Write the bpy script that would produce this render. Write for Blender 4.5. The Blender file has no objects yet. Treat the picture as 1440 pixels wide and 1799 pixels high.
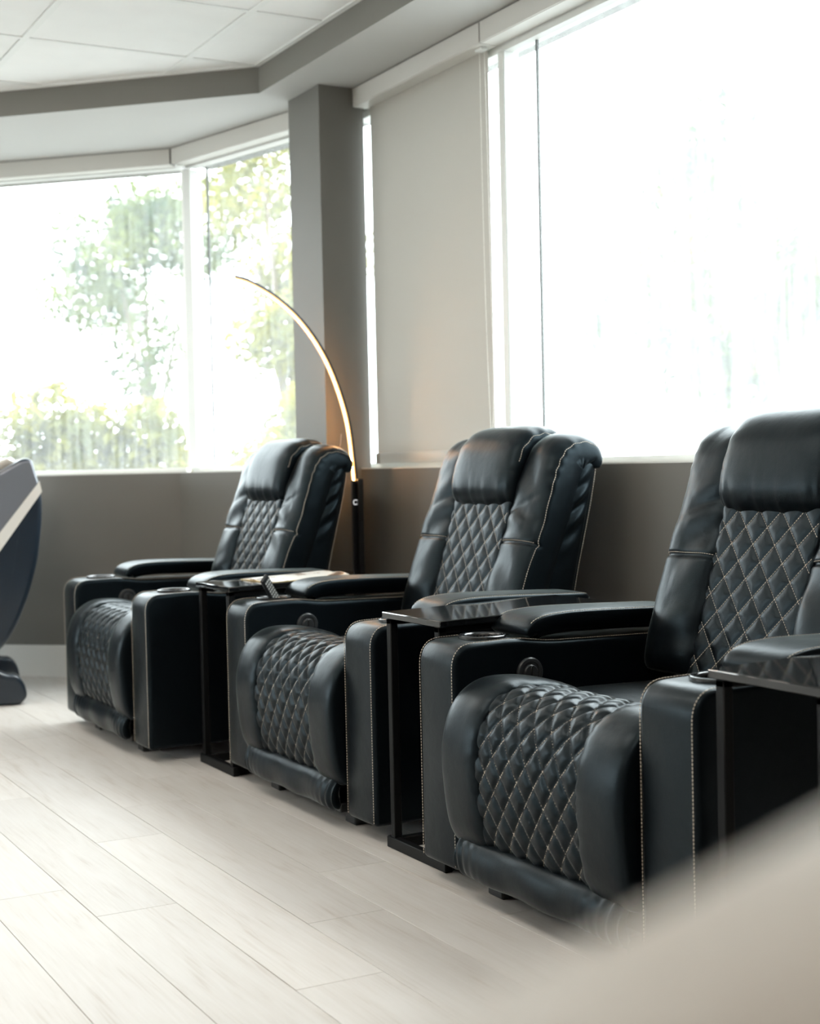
import bpy, bmesh, math, random
from mathutils import Vector, Matrix, noise
random.seed(7)
SC = bpy.context.scene
COL = SC.collection
PI = math.pi

# ------------------------------------------------------------------ camera
EYE = 0.93
R_X = Vector((0.875977, -0.481852, -0.021984))      # camera right, in world axes
R_DN = Vector((-0.034213, -0.016606, -0.999277))    # camera down
R_FW = Vector((0.481139, 0.876095, -0.031032))      # camera forward
cam_d = bpy.data.cameras.new('camera')
cam = bpy.data.objects.new('camera', cam_d)
COL.objects.link(cam)
cm = Matrix((( R_X.x, -R_DN.x, -R_FW.x, 0.0),
             ( R_X.y, -R_DN.y, -R_FW.y, 0.0),
             ( R_X.z, -R_DN.z, -R_FW.z, EYE),
             (0, 0, 0, 1)))
cam.matrix_world = cm
cam_d.sensor_fit = 'VERTICAL'
cam_d.sensor_height = 36.0
cam_d.lens = 2560.0 / 1799.0 * 36.0
cam_d.clip_start = 0.02
cam_d.clip_end = 300
cam_d.dof.use_dof = True
cam_d.dof.focus_distance = 3.3
cam_d.dof.aperture_fstop = 4.0
SC.camera = cam

# ------------------------------------------------------------------ world, exposure
SKY = 6.2
wd = bpy.data.worlds.new('overcast_sky')
SC.world = wd
wd.use_nodes = True
wn = wd.node_tree.nodes
wn['Background'].inputs[0].default_value = (0.89, 0.955, 1.0, 1)
wn['Background'].inputs[1].default_value = SKY
SC.view_settings.view_transform = 'Standard'
SC.view_settings.look = 'None'
SC.view_settings.gamma = 1.0
SC.view_settings.use_curve_mapping = False
SC.view_settings.exposure = 0.64
SC.cycles.use_denoising = True
SC.cycles.max_bounces = 8
SC.cycles.diffuse_bounces = 5
SC.cycles.use_adaptive_sampling = True
SC.cycles.adaptive_threshold = 0.02
SC.cycles.transparent_max_bounces = 24
SC.cycles.sample_clamp_indirect = 8.0

# veiled sun on the window-wall side: a broad soft beam through thin cloud
sd = bpy.data.lights.new('sun', 'SUN')
sd.energy = 1.5
sd.angle = math.radians(40)
sd.color = (1.0, 0.97, 0.93)
so = bpy.data.objects.new('sun', sd)
so.rotation_euler = Vector((0.52, 0.10, 0.86)).to_track_quat('Z', 'Y').to_euler()
COL.objects.link(so)

# ------------------------------------------------------------------ materials
MATS = {}
def mat(name, col, rough=0.5, metal=0.0, spec=0.5, noise_amt=0.0, noise_scale=8.0, bump=0.0, bump_scale=200.0, coat=0.0, emit=None):
    m = bpy.data.materials.new(name); m.use_nodes = True
    nt = m.node_tree; b = nt.nodes['Principled BSDF']
    b.inputs['Base Color'].default_value = (*col, 1)
    b.inputs['Roughness'].default_value = rough
    b.inputs['Metallic'].default_value = metal
    b.inputs['Specular IOR Level'].default_value = spec
    if coat: b.inputs['Coat Weight'].default_value = coat
    tc = nt.nodes.new('ShaderNodeTexCoord')
    if noise_amt:
        n = nt.nodes.new('ShaderNodeTexNoise'); n.inputs['Scale'].default_value = noise_scale; n.inputs['Detail'].default_value = 4
        nt.links.new(tc.outputs['Object'], n.inputs['Vector'])
        r = nt.nodes.new('ShaderNodeValToRGB')
        r.color_ramp.elements[0].position = 0.3; r.color_ramp.elements[1].position = 0.7
        r.color_ramp.elements[0].color = tuple(c * (1 - noise_amt) for c in col) + (1,)
        r.color_ramp.elements[1].color = tuple(min(1, c * (1 + noise_amt)) for c in col) + (1,)
        nt.links.new(n.outputs['Fac'], r.inputs['Fac']); nt.links.new(r.outputs['Color'], b.inputs['Base Color'])
    if bump:
        n2 = nt.nodes.new('ShaderNodeTexNoise'); n2.inputs['Scale'].default_value = bump_scale; n2.inputs['Detail'].default_value = 3
        nt.links.new(tc.outputs['Object'], n2.inputs['Vector'])
        bp = nt.nodes.new('ShaderNodeBump'); bp.inputs['Strength'].default_value = bump; bp.inputs['Distance'].default_value = 0.002
        nt.links.new(n2.outputs['Fac'], bp.inputs['Height']); nt.links.new(bp.outputs['Normal'], b.inputs['Normal'])
    if emit:
        b.inputs['Emission Color'].default_value = (*emit[0], 1); b.inputs['Emission Strength'].default_value = emit[1]
    MATS[name] = m
    return m

def leather(name, col, rough):
    m = mat(name, col, rough, spec=0.5)
    nt = m.node_tree; b = nt.nodes['Principled BSDF']
    tc = nt.nodes['Texture Coordinate']
    v = nt.nodes.new('ShaderNodeTexVoronoi'); v.inputs['Scale'].default_value = 420
    n = nt.nodes.new('ShaderNodeTexNoise'); n.inputs['Scale'].default_value = 14; n.inputs['Detail'].default_value = 3
    b1 = nt.nodes.new('ShaderNodeBump'); b1.inputs['Strength'].default_value = 0.12; b1.inputs['Distance'].default_value = 0.001
    b2 = nt.nodes.new('ShaderNodeBump'); b2.inputs['Strength'].default_value = 0.22; b2.inputs['Distance'].default_value = 0.008
    nt.links.new(tc.outputs['Object'], v.inputs['Vector']); nt.links.new(tc.outputs['Object'], n.inputs['Vector'])
    nt.links.new(n.outputs['Fac'], b2.inputs['Height'])
    nt.links.new(v.outputs['Distance'], b1.inputs['Height']); nt.links.new(b2.outputs['Normal'], b1.inputs['Normal'])
    nt.links.new(b1.outputs['Normal'], b.inputs['Normal'])
    return m

M_LEATHER = leather('black_leather', (0.003, 0.0045, 0.006), 0.36)
M_LEATHER.node_tree.nodes['Principled BSDF'].inputs['Sheen Weight'].default_value = 0.35
M_LEATHER.node_tree.nodes['Principled BSDF'].inputs['Sheen Roughness'].default_value = 0.2
M_LEATHER.node_tree.nodes['Principled BSDF'].inputs['Sheen Tint'].default_value = (0.88, 1.0, 0.97, 1)
M_LEATHER.node_tree.nodes['Principled BSDF'].inputs['Specular IOR Level'].default_value = 0.22
M_LEATHER.node_tree.nodes['Principled BSDF'].inputs['Specular Tint'].default_value = (0.66, 0.88, 1.0, 1)
M_THREAD = mat('cream_thread', (0.70, 0.61, 0.50), 0.7)
M_BLACKPL = mat('black_plastic', (0.012, 0.013, 0.014), 0.42)
M_CUPIN = mat('cup_inside', (0.004, 0.004, 0.004), 0.5)
M_CUPRIM = mat('cup_rim_gloss', (0.02, 0.022, 0.025), 0.15, spec=0.8)
M_SWITCH = mat('switch_grey', (0.035, 0.038, 0.04), 0.32)
M_FRAMEBLK = mat('black_powder_coat', (0.004, 0.0045, 0.005), 0.5, spec=0.18)
M_TABLETOP = mat('black_glass_top', (0.006, 0.007, 0.008), 0.07, spec=0.6)
M_WALL = mat('grey_wall_paint', (0.170, 0.163, 0.147), 0.62, noise_amt=0.03, noise_scale=3, bump=0.12, bump_scale=260)
M_SOFFIT = mat('soffit_paint', (0.20, 0.19, 0.17), 0.6, bump=0.1, bump_scale=260)
M_SOFUND = mat('soffit_underside_paint', (0.50, 0.495, 0.475), 0.7)
M_DIM = mat('dim_unseen_wall', (0.16, 0.115, 0.085), 0.6)  # for unseen walls, kept dark and warm to shape the bounce light
M_WHITEWALL = mat('white_wall_paint', (0.78, 0.78, 0.75), 0.7)
M_BASEB = mat('white_baseboard', (0.80, 0.79, 0.76), 0.45)
M_FRAME = mat('white_window_frame', (0.74, 0.75, 0.72), 0.4)
M_FASCIA = mat('blind_fascia_greige', (0.68, 0.665, 0.625), 0.45)
M_BAR = mat('blind_bar', (0.55, 0.56, 0.54), 0.4)
M_TILE = mat('ceiling_tile_white', (0.92, 0.925, 0.91), 0.85, noise_amt=0.015, noise_scale=6, bump=0.1, bump_scale=500)
M_TBAR = mat('ceiling_grid_white', (0.88, 0.89, 0.87), 0.5)
M_SHELL = mat('navy_gloss_shell', (0.012, 0.022, 0.036), 0.28, coat=0.3)
M_SHELLUP = mat('shell_sheen_grey', (0.22, 0.235, 0.27), 0.3, metal=0.35)  # grey stands in for the window's reflection on the navy shell
M_SILVER = mat('champagne_stripe', (0.80, 0.785, 0.74), 0.35)
M_BEIGE = leather('beige_leather', (0.40, 0.37, 0.325), 0.5)
M_LAMPBLK = mat('lamp_black', (0.015, 0.016, 0.018), 0.3)
M_LED = mat('led_strip', (1, 0.8, 0.5), 0.5, emit=((1.0, 0.50, 0.17), 80.0))
M_LEDSIDE = mat('led_halo_edge', (1, 0.6, 0.3), 0.5, emit=((1.0, 0.46, 0.13), 1.7))  # orange glowing edge standing in for the halo around the strip
M_RING = mat('switch_ring', (0.8, 0.8, 0.8), 0.4, emit=((1, 1, 1), 0.8))
M_CHAIN = mat('white_bead_chain', (0.78, 0.77, 0.72), 0.4)
M_TRUNK = mat('bark', (0.16, 0.13, 0.10), 0.9, noise_amt=0.3, noise_scale=10)
M_PAPERC = mat('magazine_cover', (0.75, 0.55, 0.2), 0.4)
M_REMBTN = mat('remote_button', (0.5, 0.5, 0.48), 0.5)
M_GRASS = mat('outdoor_paving', (0.22, 0.22, 0.215), 0.9, noise_amt=0.3, noise_scale=1.5)
M_GRIDLINE = mat('joint_gasket', (0.10, 0.105, 0.10), 0.6)
M_SCUFF = mat('grit', (0.03, 0.03, 0.03), 0.8)

def leaf_mat(name, c1, c2):
    m = bpy.data.materials.new(name); m.use_nodes = True
    nt = m.node_tree; nt.nodes.clear()
    out = nt.nodes.new('ShaderNodeOutputMaterial')
    d = nt.nodes.new('ShaderNodeBsdfDiffuse'); t = nt.nodes.new('ShaderNodeBsdfTranslucent'); mx = nt.nodes.new('ShaderNodeMixShader'); mx.inputs[0].default_value = 0.4
    tc = nt.nodes.new('ShaderNodeTexCoord'); n = nt.nodes.new('ShaderNodeTexNoise'); n.inputs['Scale'].default_value = 1.6; n.inputs['Detail'].default_value = 5
    r = nt.nodes.new('ShaderNodeValToRGB'); r.color_ramp.elements[0].position = 0.38; r.color_ramp.elements[1].position = 0.62
    r.color_ramp.elements[0].color = (*c1, 1); r.color_ramp.elements[1].color = (*c2, 1)
    nt.links.new(tc.outputs['Object'], n.inputs['Vector']); nt.links.new(n.outputs['Fac'], r.inputs['Fac'])
    nt.links.new(r.outputs['Color'], d.inputs['Color']); nt.links.new(r.outputs['Color'], t.inputs['Color'])
    nt.links.new(d.outputs[0], mx.inputs[1]); nt.links.new(t.outputs[0], mx.inputs[2]); nt.links.new(mx.outputs[0], out.inputs['Surface'])
    return m
M_LEAFA = leaf_mat('leaf_green', (0.055, 0.078, 0.048), (0.175, 0.195, 0.060))
M_LEAFB = leaf_mat('leaf_yellow_green', (0.090, 0.10, 0.036), (0.30, 0.275, 0.060))

def glass_mat(name, base, streak, scale=(9, 9, 0.7)):
    """thin clear pane with rain marks and dust that scatters daylight"""
    m = bpy.data.materials.new(name); m.use_nodes = True
    nt = m.node_tree; nt.nodes.clear(); L = nt.links.new
    out = nt.nodes.new('ShaderNodeOutputMaterial')
    tr = nt.nodes.new('ShaderNodeBsdfTransparent'); tr.inputs[0].default_value = (0.97, 0.99, 0.98, 1)
    gl = nt.nodes.new('ShaderNodeBsdfGlossy'); gl.inputs['Roughness'].default_value = 0.03
    dust = nt.nodes.new('ShaderNodeBsdfTranslucent'); dust.inputs[0].default_value = (0.93, 0.96, 0.95, 1)
    lw = nt.nodes.new('ShaderNodeLayerWeight'); fr = nt.nodes.new('ShaderNodeMath'); fr.operation = 'POWER'; fr.inputs[1].default_value = 5.0; L(lw.outputs['Facing'], fr.inputs[0])
    m1 = nt.nodes.new('ShaderNodeMixShader'); m2 = nt.nodes.new('ShaderNodeMixShader')
    tc = nt.nodes.new('ShaderNodeTexCoord'); mp = nt.nodes.new('ShaderNodeMapping'); mp.inputs['Scale'].default_value = scale
    n = nt.nodes.new('ShaderNodeTexNoise'); n.inputs['Scale'].default_value = 4; n.inputs['Detail'].default_value = 7; n.inputs['Roughness'].default_value = 0.65
    mr = nt.nodes.new('ShaderNodeMapRange'); mr.inputs['From Min'].default_value = 0.35; mr.inputs['From Max'].default_value = 0.75
    mr.inputs['To Min'].default_value = base; mr.inputs['To Max'].default_value = base + streak
    L(tc.outputs['Object'], mp.inputs['Vector']); L(mp.outputs['Vector'], n.inputs['Vector']); L(n.outputs['Fac'], mr.inputs['Value'])
    L(fr.outputs[0], m1.inputs[0]); L(tr.outputs[0], m1.inputs[1]); L(gl.outputs[0], m1.inputs[2])
    L(mr.outputs[0], m2.inputs[0]); L(m1.outputs[0], m2.inputs[1]); L(dust.outputs[0], m2.inputs[2])
    L(m2.outputs[0], out.inputs['Surface'])
    return m
M_GLASS = glass_mat('rain_marked_glass', 0.03, 0.06)
M_GLASSR = glass_mat('dusty_glass', 0.06, 0.10)

def blind_mat():
    m = bpy.data.materials.new('roller_blind_fabric'); m.use_nodes = True
    nt = m.node_tree; nt.nodes.clear(); L = nt.links.new
    out = nt.nodes.new('ShaderNodeOutputMaterial')
    d = nt.nodes.new('ShaderNodeBsdfDiffuse'); d.inputs[0].default_value = (0.46, 0.44, 0.40, 1)
    t = nt.nodes.new('ShaderNodeBsdfTranslucent'); t.inputs[0].default_value = (0.13, 0.13, 0.127, 1)
    a = nt.nodes.new('ShaderNodeAddShader')
    tc = nt.nodes.new('ShaderNodeTexCoord'); w = nt.nodes.new('ShaderNodeTexNoise'); w.inputs['Scale'].default_value = 500
    bp = nt.nodes.new('ShaderNodeBump'); bp.inputs['Strength'].default_value = 0.2; bp.inputs['Distance'].default_value = 0.001
    L(tc.outputs['Object'], w.inputs['Vector']); L(w.outputs['Fac'], bp.inputs['Height']); L(bp.outputs['Normal'], d.inputs['Normal'])
    L(d.outputs[0], a.inputs[0]); L(t.outputs[0], a.inputs[1]); L(a.outputs[0], out.inputs['Surface'])
    return m
M_BLIND = blind_mat()

def plank_mat():
    m = bpy.data.materials.new('pale_oak_vinyl'); m.use_nodes = True
    nt = m.node_tree; b = nt.nodes['Principled BSDF']; L = nt.links.new
    tc = nt.nodes.new('ShaderNodeTexCoord'); oi = nt.nodes.new('ShaderNodeObjectInfo')
    ad = nt.nodes.new('ShaderNodeVectorMath'); ad.operation = 'ADD'
    cmb = nt.nodes.new('ShaderNodeCombineXYZ'); mu = nt.nodes.new('ShaderNodeMath'); mu.operation = 'MULTIPLY'; mu.inputs[1].default_value = 37.0
    L(oi.outputs['Random'], mu.inputs[0]); L(mu.outputs[0], cmb.inputs['X']); L(mu.outputs[0], cmb.inputs['Y'])
    L(tc.outputs['Object'], ad.inputs[0]); L(cmb.outputs[0], ad.inputs[1])
    mp = nt.nodes.new('ShaderNodeMapping'); mp.inputs['Scale'].default_value = (60, 2.2, 1)
    L(ad.outputs[0], mp.inputs['Vector'])
    n = nt.nodes.new('ShaderNodeTexNoise'); n.inputs['Scale'].default_value = 2.2; n.inputs['Detail'].default_value = 7; n.inputs['Distortion'].default_value = 0.7
    L(mp.outputs[0], n.inputs['Vector'])
    mp2 = nt.nodes.new('ShaderNodeMapping'); mp2.inputs['Scale'].default_value = (9, 1.4, 1); L(ad.outputs[0], mp2.inputs['Vector'])
    n2 = nt.nodes.new('ShaderNodeTexNoise'); n2.inputs['Scale'].default_value = 1.6; n2.inputs['Detail'].default_value = 5; n2.inputs['Distortion'].default_value = 1.4
    L(mp2.outputs[0], n2.inputs['Vector'])
    mx = nt.nodes.new('ShaderNodeMath'); mx.operation = 'ADD'
    h = nt.nodes.new('ShaderNodeMath'); h.operation = 'MULTIPLY'; h.inputs[1].default_value = 0.5; L(n.outputs['Fac'], h.inputs[0])
    h2 = nt.nodes.new('ShaderNodeMath'); h2.operation = 'MULTIPLY'; h2.inputs[1].default_value = 0.5; L(n2.outputs['Fac'], h2.inputs[0])
    L(h.outputs[0], mx.inputs[0]); L(h2.outputs[0], mx.inputs[1])
    r = nt.nodes.new('ShaderNodeValToRGB'); e = r.color_ramp.elements
    e[0].position = 0.28; e[0].color = (0.49, 0.445, 0.40, 1)
    e[1].position = 0.60; e[1].color = (0.605, 0.58, 0.55, 1)
    k = r.color_ramp.elements.new(0.44); k.color = (0.575, 0.545, 0.51, 1)
    L(mx.outputs[0], r.inputs['Fac'])
    hv = nt.nodes.new('ShaderNodeHueSaturation'); ml = nt.nodes.new('ShaderNodeMapRange'); ml.inputs['To Min'].default_value = 0.95; ml.inputs['To Max'].default_value = 1.05
    L(oi.outputs['Random'], ml.inputs['Value']); L(ml.outputs[0], hv.inputs['Value']); L(r.outputs['Color'], hv.inputs['Color'])
    L(hv.outputs['Color'], b.inputs['Base Color'])
    b.inputs['Roughness'].default_value = 0.46
    b.inputs['Specular IOR Level'].default_value = 0.12
    bp = nt.nodes.new('ShaderNodeBump'); bp.inputs['Strength'].default_value = 0.10; bp.inputs['Distance'].default_value = 0.002
    L(n.outputs['Fac'], bp.inputs['Height']); L(bp.outputs['Normal'], b.inputs['Normal'])
    return m
M_PLANK = plank_mat()
M_GAP = mat('plank_joint', (0.36, 0.33, 0.295), 0.7)

def print_mat():
    m = bpy.data.materials.new('printed_page'); m.use_nodes = True
    nt = m.node_tree; b = nt.nodes['Principled BSDF']; L = nt.links.new
    tc = nt.nodes.new('ShaderNodeTexCoord')
    n = nt.nodes.new('ShaderNodeTexNoise'); n.inputs['Scale'].default_value = 14; n.inputs['Detail'].default_value = 4
    L(tc.outputs['Object'], n.inputs['Vector'])
    r = nt.nodes.new('ShaderNodeValToRGB'); e = r.color_ramp.elements
    e[0].position = 0.40; e[0].color = (0.06, 0.05, 0.045, 1); e[1].position = 0.47; e[1].color = (0.80, 0.78, 0.73, 1)
    k = e.new(0.43); k.color = (0.35, 0.24, 0.16, 1)
    L(n.outputs['Fac'], r.inputs['Fac']); L(r.outputs['Color'], b.inputs['Base Color'])
    b.inputs['Roughness'].default_value = 0.35
    return m
M_PRINT = print_mat()
M_PAPER = mat('magazine_paper', (0.80, 0.79, 0.75), 0.4)

# ------------------------------------------------------------------ helpers
def link(name, me, m=None, parent=None, kind=None):
    o = bpy.data.objects.new(name, me); COL.objects.link(o)
    if m is not None and me is not None and len(me.materials) == 0: me.materials.append(m)
    if parent: o.parent = parent
    if kind: o['kind'] = kind
    return o
def bm_mesh(bm, name, smooth=None):
    me = bpy.data.meshes.new(name)
    bmesh.ops.recalc_face_normals(bm, faces=bm.faces[:])
    bm.to_mesh(me); bm.free()
    if smooth is not None:
        me.polygons.foreach_set('use_smooth', [True] * len(me.polygons))
        if smooth < 170: me.set_sharp_from_angle(angle=math.radians(smooth))
    return me
def box_me(name, x0, x1, y0, y1, z0, z1, bev=0.0, seg=2):
    bm = bmesh.new(); bmesh.ops.create_cube(bm, size=1.0)
    for v in bm.verts:
        v.co = Vector(((x0 + x1) / 2 + v.co.x * (x1 - x0), (y0 + y1) / 2 + v.co.y * (y1 - y0), (z0 + z1) / 2 + v.co.z * (z1 - z0)))
    if bev: bmesh.ops.bevel(bm, geom=bm.edges[:], offset=bev, segments=seg, affect='EDGES', profile=0.5)
    return bm_mesh(bm, name, 40 if bev else None)
def box(name, x0, x1, y0, y1, z0, z1, m, parent=None, bev=0.0, kind=None, seg=2):
    return link(name, box_me(name, x0, x1, y0, y1, z0, z1, bev, seg), m, parent, kind)
def wallbox(name, A, B, depth, z0, z1, m, parent=None, off=0.0, kind=None, bev=0.0, a=0.0, b=None):
    """box along the plan line A->B; 'off' pushes it outwards (right of A->B), depth is outward thickness; a,b clip the run in metres"""
    A = Vector((A[0], A[1])); B = Vector((B[0], B[1])); d = (B - A); ln = d.length; d.normalize(); nrm = Vector((d.y, -d.x))
    if b is None: b = ln
    bm = bmesh.new(); bmesh.ops.create_cube(bm, size=1.0)
    for v in bm.verts:
        s = a + (v.co.x + .5) * (b - a); t = off + (v.co.y + .5) * depth
        p = A + d * s + nrm * t
        v.co = Vector((p.x, p.y, z0 + (v.co.z + .5) * (z1 - z0)))
    if bev: bmesh.ops.bevel(bm, geom=bm.edges[:], offset=bev, segments=2, affect='EDGES')
    return link(name, bm_mesh(bm, name, 40 if bev else None), m, parent, kind)
def poly_prism(name, pts, z0, z1, m, parent=None, kind=None):
    bm = bmesh.new()
    lo = [bm.verts.new((p[0], p[1], z0)) for p in pts]; hi = [bm.verts.new((p[0], p[1], z1)) for p in pts]
    bm.faces.new(lo); bm.faces.new(hi); n = len(pts)
    for i in range(n): bm.faces.new((lo[i], lo[(i + 1) % n], hi[(i + 1) % n], hi[i]))
    return link(name, bm_mesh(bm, name), m, parent, kind)
def catmull(pts, n):
    """resample a polyline as a smooth curve of n points at even arc length"""
    P = [Vector(p) for p in pts]; ext = [2 * P[0] - P[1]] + P + [2 * P[-1] - P[-2]]
    dense = []
    for i in range(1, len(ext) - 2):
        a, b, c, d = ext[i - 1], ext[i], ext[i + 1], ext[i + 2]
        for k in range(24):
            t = k / 24
            dense.append(0.5 * ((2 * b) + (c - a) * t + (2 * a - 5 * b + 4 * c - d) * t * t + (3 * b - a - 3 * c + d) * t ** 3))
    dense.append(P[-1])
    L = [0.0]
    for i in range(1, len(dense)): L.append(L[-1] + (dense[i] - dense[i - 1]).length)
    out = []; j = 0
    for k in range(n):
        s = L[-1] * k / (n - 1)
        while j < len(L) - 2 and L[j + 1] < s: j += 1
        f = (s - L[j]) / max(1e-9, L[j + 1] - L[j]); out.append(dense[j].lerp(dense[j + 1], f))
    return out, L[-1]
def path_frames(pts2, n):
    """(y,z) path -> points, normals (left of travel), length"""
    P, ln = catmull([Vector((p[0], p[1], 0)) for p in pts2], n)
    N = []
    for i in range(n):
        t = (P[min(i + 1, n - 1)] - P[max(i - 1, 0)]).normalized()
        N.append(Vector((-t.y, t.x)))
    return [Vector((p.x, p.y)) for p in P], N, ln
def tube_me(name, pts, r, seg=8, caps=True):
    bm = bmesh.new(); rings = []; n = len(pts); up = Vector((0, 0, 1)); prev = None
    for i in range(n):
        t = (Vector(pts[min(i + 1, n - 1)]) - Vector(pts[max(i - 1, 0)])).normalized()
        if prev is None:
            a = up if abs(t.z) < .9 else Vector((1, 0, 0)); u = t.cross(a).normalized()
        else: u = (prev - t * prev.dot(t)).normalized()
        prev = u; w = t.cross(u); rr = r[i] if isinstance(r, (list, tuple)) else r
        rings.append([bm.verts.new(Vector(pts[i]) + (u * math.cos(2 * PI * k / seg) + w * math.sin(2 * PI * k / seg)) * rr) for k in range(seg)])
    for i in range(n - 1):
        for k in range(seg): bm.faces.new((rings[i][k], rings[i][(k + 1) % seg], rings[i + 1][(k + 1) % seg], rings[i + 1][k]))
    if caps: bm.faces.new(rings[0]); bm.faces.new(rings[-1])
    return bm_mesh(bm, name, 60)
def lathe_me(name, prof, seg=32, axis='z'):
    """prof: list of (r, h); closed loop of revolution"""
    bm = bmesh.new(); rings = []
    for r, h in prof:
        rg = []
        for k in range(seg):
            a = 2 * PI * k / seg; x, y = r * math.cos(a), r * math.sin(a)
            rg.append(bm.verts.new((x, y, h) if axis == 'z' else (h, x, y)))
        rings.append(rg)
    for i in range(len(prof) - 1):
        for k in range(seg): bm.faces.new((rings[i][k], rings[i][(k + 1) % seg], rings[i + 1][(k + 1) % seg], rings[i + 1][k]))
    bm.faces.new(rings[0]); bm.faces.new(rings[-1])
    return bm_mesh(bm, name, 35)
def ring_open(name, prof, seg=28):
    bm = bmesh.new(); n = len(prof)
    rings = [[bm.verts.new((r * math.cos(2 * PI * k / seg), r * math.sin(2 * PI * k / seg), h)) for k in range(seg)] for r, h in prof]
    for i in range(n):
        for k in range(seg): bm.faces.new((rings[i][k], rings[i][(k + 1) % seg], rings[(i + 1) % n][(k + 1) % seg], rings[(i + 1) % n][k]))
    return bm_mesh(bm, name, 35)
def band_me(name, pairs, x0, x1):
    """flat raised band in the (y,z) plane given as left/right edge pairs"""
    bm = bmesh.new(); V = [[[bm.verts.new((x, p[0], p[1])) for p in pr] for pr in pairs] for x in (x0, x1)]
    for i in range(len(pairs) - 1):
        for s_ in (0, 1): bm.faces.new((V[s_][i][0], V[s_][i][1], V[s_][i + 1][1], V[s_][i + 1][0]))
        for e in (0, 1): bm.faces.new((V[0][i][e], V[0][i + 1][e], V[1][i + 1][e], V[1][i][e]))
    for i in (0, len(pairs) - 1): bm.faces.new((V[0][i][0], V[0][i][1], V[1][i][1], V[1][i][0]))
    return bm_mesh(bm, name)
def dashes_me(name, lines, dash=0.0044, gap=0.0024, w=0.0012):
    """stitches: tiny thread boxes along 3-D polylines"""
    V = []; F = []
    for ln in lines:
        pts = [Vector(p) for p in ln]; L = [0.0]
        for i in range(1, len(pts)): L.append(L[-1] + (pts[i] - pts[i - 1]).length)
        s = gap / 2; j = 0
        def at(q):
            nonlocal j
            while j < len(L) - 2 and L[j + 1] < q: j += 1
            f = (q - L[j]) / max(1e-9, L[j + 1] - L[j]); return pts[j].lerp(pts[j + 1], min(1, max(0, f)))
        while s + dash < L[-1]:
            a = at(s); b = at(s + dash); t = (b - a)
            if t.length > 1e-6:
                t.normalize(); u = t.cross(Vector((0, 0, 1)))
                if u.length < .1: u = t.cross(Vector((0, 1, 0)))
                u.normalize(); v = t.cross(u); k = len(V); h = w / 2
                for c in (a, b):
                    for (p, q) in ((-h, -h), (h, -h), (h, h), (-h, h)): V.append(c + u * p + v * q)
                F += [(k, k + 3, k + 2, k + 1), (k + 4, k + 5, k + 6, k + 7)] + [(k + i, k + (i + 1) % 4, k + 4 + (i + 1) % 4, k + 4 + i) for i in range(4)]
            s += dash + gap
    me = bpy.data.meshes.new(name); me.from_pydata([tuple(v) for v in V], [], F); return me
def cushion_me(name, path, x0, x1, T, back=0.03, nx=28, ns=60, e=3.0, end=(0.05, 0.05), ridge=None, side=1.0, wr=None, ee=2.4):
    """puffed cushion: rounded cross-section x0..x1 swept along a (y,z) path.
    ridge(s, x) -> extra height; end = rounded lengths at the path's two ends.
    returns mesh and a function pos(s_fraction, xi, lift) on its front surface"""
    P, N, ln = path_frames(path, ns)
    xc = (x0 + x1) / 2; hw = (x1 - x0) / 2
    def taper(s):
        f = 1.0
        if end[0] > 0 and s < end[0]: q = 1 - s / end[0]; f = min(f, max(0, 1 - q ** ee) ** (1 / ee))
        if end[1] > 0 and s > ln - end[1]: q = 1 - (ln - s) / end[1]; f = min(f, max(0, 1 - q ** ee) ** (1 / ee))
        return f
    def height(s, xi):
        h = T * max(0, 1 - abs(xi) ** e) ** (1 / e) * taper(s)
        if wr: h += wr(s, xi, ln) * taper(s)
        if ridge: h += ridge(s, xc + xi * hw, xi) * min(1, taper(s) * 1.2)
        return h
    def frame(fr):
        i = min(ns - 2, max(0, int(fr * (ns - 1)))); f = fr * (ns - 1) - i
        return P[i].lerp(P[i + 1], f), N[i].lerp(N[i + 1], f)
    def pos(fr, xi, lift=0.0):
        p, n = frame(fr); q = p + n * (height(fr * ln, xi) + lift); return Vector((xc + xi * hw * side_f(fr * ln), q.x, q.y))
    def side_f(s): return 1.0 - 0.08 * (1 - taper(s))
    bm = bmesh.new(); rings = []
    XI = [-math.cos(PI * k / nx) for k in range(nx + 1)]
    XI = [math.copysign(abs(x) ** 0.85, x) for x in XI] if ridge is None else [2 * k / nx - 1 for k in range(nx + 1)]
    for i in range(ns):
        fr = i / (ns - 1); rg = []
        for xi in XI: rg.append(bm.verts.new(pos(fr, xi)))
        p, n = P[i], N[i]; tf = max(0.15, taper(fr * ln)); sf = side_f(fr * ln)
        for xi, d in ((1.0, .35), (.93, .8), (.75, 1.0), (0, 1.0), (-.75, 1.0), (-.93, .8), (-1.0, .35)):
            q = p - n * back * d * tf; rg.append(bm.verts.new((xc + xi * hw * sf, q.x, q.y)))
        rings.append(rg)
    m = len(rings[0])
    for i in range(ns - 1):
        for k in range(m): bm.faces.new((rings[i][k], rings[i][(k + 1) % m], rings[i + 1][(k + 1) % m], rings[i + 1][k]))
    bm.faces.new(rings[0]); bm.faces.new(rings[-1])
    me = bm_mesh(bm, name, 180)
    return me, pos, ln
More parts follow.
